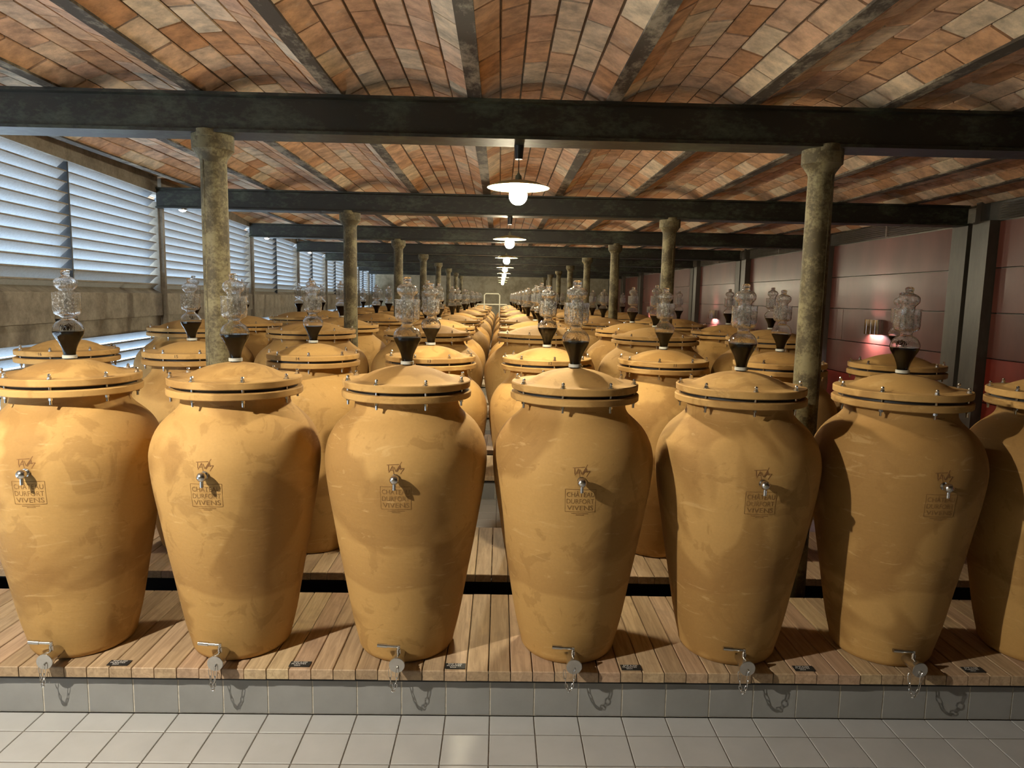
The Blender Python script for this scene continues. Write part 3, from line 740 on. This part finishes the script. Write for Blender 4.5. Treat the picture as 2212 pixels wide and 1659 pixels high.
# ================================================================== CARDS ON THE DECK
for i, (x, y, tw) in enumerate([(-1.669, 2.966, 'RMP 6-320'), (-0.868, 2.970, 'RMP 6-320'), (-0.172, 2.966, 'RMP 5-320'), (0.622, 2.968, 'RMP 6-320'), (1.413, 2.974, 'RMP 6-320'), (2.198, 2.978, 'RMP 6-320')]):
    c = ob('slate_card', MB().box(-0.046, 0.046, -0.022, 0.022, 0.0, 0.0018), SLATE, None, (x, y, ZP + 0.0014))
    tag(c, 'black card with white handwriting on the deck edge, %s from the left' % ORD[i], 'card', 'slate cards along the deck edge')
    mb = MB()
    for body, yy, sz, xo in ((tw, 0.0135, 0.0125, -0.002), ('PLANTES', 0.0, 0.0145, -0.006), ('2024', -0.0135, 0.0125, -0.010)):
        vs, fs = text_mesh(body, sz); mb.add([(v[0] * 1.12 + xo, v[1] + yy, 0.0022) for v in vs], fs)
    ob('handwriting', mb, CHALK, c)

# ================================================================== LAMPS
ros = MB().lathe([(0.0, 0.0), (0.026, 0.0), (0.020, 0.072), (0.0, 0.072)], 18); ros.v = [(x, y, z - 0.072) for x, y, z in ros.v]
ros2 = MB().lathe([(0.0, -0.072), (0.021, -0.072), (0.027, 0.0), (0.0, 0.0)], 18).mesh('rosette', 40)
def cable(L): return MB().tube([(0, 0, -0.07), (0, 0, -L)], 0.0028, 6).mesh('cable', 60)
sock = MB().lathe([(0.0, 0.032), (0.004, 0.030), (0.009, 0.018), (0.017, 0.010), (0.019, -0.012), (0.019, -0.03), (0.0, -0.03)], 18).mesh('socket', 40)
sh = MB().lathe([(0.018, -0.012), (0.06, -0.018), (0.12, -0.032), (0.170, -0.052), (0.172, -0.055), (0.169, -0.055), (0.12, -0.0355), (0.06, -0.0215), (0.018, -0.016)], 44, closed=True).mesh('shade', 60)
hold = MB().lathe([(0.0, -0.02), (0.014, -0.02), (0.014, -0.052), (0.0, -0.052)], 16).mesh('bulb_holder', 40)
blb = MB().lathe([(0.0, -0.100)] + [(0.050 * math.sin(a), -0.050 - 0.050 * math.cos(a)) for a in [PI * q / 12 for q in range(1, 11)]] + [(0.016, -0.001), (0.0, 0.0)], 24).mesh('bulb', 60)
# shade: enamel inside, olive outside
sh.materials.append(SHADE_TOP); sh.materials.append(ENAMEL)
for p in sh.polygons:
    if p.normal.z < -0.1: p.material_index = 1
sh_deep = MB().lathe([(0.018, -0.012), (0.05, -0.020), (0.10, -0.052), (0.165, -0.098), (0.167, -0.101), (0.163, -0.101), (0.10, -0.0565), (0.05, -0.0245), (0.018, -0.016)], 40, closed=True).mesh('shade', 60)
sh_deep.materials.append(SHADE_TOP); sh_deep.materials.append(SHADE_TOP)
for p in sh_deep.polygons:
    if p.normal.z < -0.1: p.material_index = 1
def pendant(x, y, ztop, drop, label, bulbmat, group='pendant lamps along the aisle', shaded=True):
    t = thing('pendant_lamp', (x, y, ztop), label, 'lamp', group)
    ob('rosette', ros2, BLACKPL, t); ob('cable', cable(drop), BLACKPL, t)
    ob('shade', sh if shaded else sh_deep, None, t, (0, 0, -drop - 0.02))
    ob('socket', sock, SHADE_TOP, t, (0, 0, -drop - 0.02)); ob('bulb_holder', hold, ENAMEL, t, (0, 0, -drop - 0.02))
    me = blb
    if bulbmat is not BULB: me = blb.copy(); me.materials.clear()
    bb = ob('bulb', me, bulbmat, t, (0, 0, -drop - 0.02 - 0.048))
    if not shaded: bb.scale = (0.5, 0.5, 0.5)
    return t
for k in range(1, 9):
    pendant(0.09, YB[k] + 0.065, ZB0, 0.150, 'enamel shaded pendant lamp with bare round bulb, %s from the front' % ORD[k - 1], BULB)
# the lamp that throws the hard shadows: in front of the first row, to the left of the picture
pendant(-2.45, 1.20, 2.918, 0.10, 'deep shaded pendant lamp outside the picture left of the front row', KEYBULB, 'lamps near the viewer', False)

# ================================================================== WALL SCONCES, SPOTS
sc_t = MB()
for q in (-0.105, 0.0, 0.105): sc_t.tube([(-0.055, q, -0.095), (-0.055, q, 0.095)], 0.054, 20, False)
SCT = sc_t.mesh('chrome_shade', 40); SCT2 = MB().box(-0.02, 0.0, -0.15, 0.15, -0.09, 0.09).mesh('back_plate'); 
dsc = MB()
for q in (-0.105, 0.0, 0.105): dsc.lathe([(0.0, -0.08), (0.040, -0.08), (0.040, -0.076), (0.0, -0.076)], 16, -0.055, q)
SCD = dsc.mesh('lit_glass', 60)
for k, y in enumerate((9.0, 9.0 + 2 * D, 9.0 + 4 * D)):
    t = thing('wall_sconce', (XR, y, 1.605), 'chrome three-barrel wall light on the red panels, %s from the front' % ORD[k], 'wall light', 'chrome wall lights')
    ob('chrome_shade', SCT, CHROME, t); ob('back_plate', SCT2, CHROME, t); ob('lit_glass', SCD, SCONCE_LIGHT, t)
spb = MB().lathe([(0.0, 0.0), (0.042, 0.0), (0.042, -0.012), (0.036, -0.014), (0.0, -0.014)], 20).mesh('housing', 40)
spg = MB().lathe([(0.0, -0.030), (0.022, -0.026), (0.034, -0.014), (0.0, -0.013)], 20).mesh('lens', 40)
for k in (2, 3, 4):
    t = thing('beam_spotlight', (XL(YB[k]) + 0.28, YB[k] - 0.055, ZB0), 'small round white spotlight under the left end of the %s beam' % ORD[k - 1], 'spotlight', 'spotlights under the beams')
    ob('housing', spb, STEEL, t); ob('lens', spg, SPOT_LIGHT, t)

# ================================================================== WHITE GUARD FRAME AT THE END OF THE AISLE
g = thing('guard_rail', (-0.22, 19.3, 0), 'white tubular guard frame standing far down the centre aisle', 'rail')
def arc(pts): return pts
ob('hoop', MB().tube([(-0.21, 0, 0.0), (-0.21, 0, 1.95), (-0.17, 0, 1.99), (0.17, 0, 1.99), (0.21, 0, 1.95), (0.21, 0, 0.0)], 0.017, 8), WHITEPIPE, g)
ob('side_rail', MB().tube([(-0.46, 0, 0.0), (-0.46, 0, 1.60), (-0.40, 0, 1.70), (0.40, 0, 1.70), (0.46, 0, 1.60), (0.46, 0, 0.0)], 0.017, 8), WHITEPIPE, g)
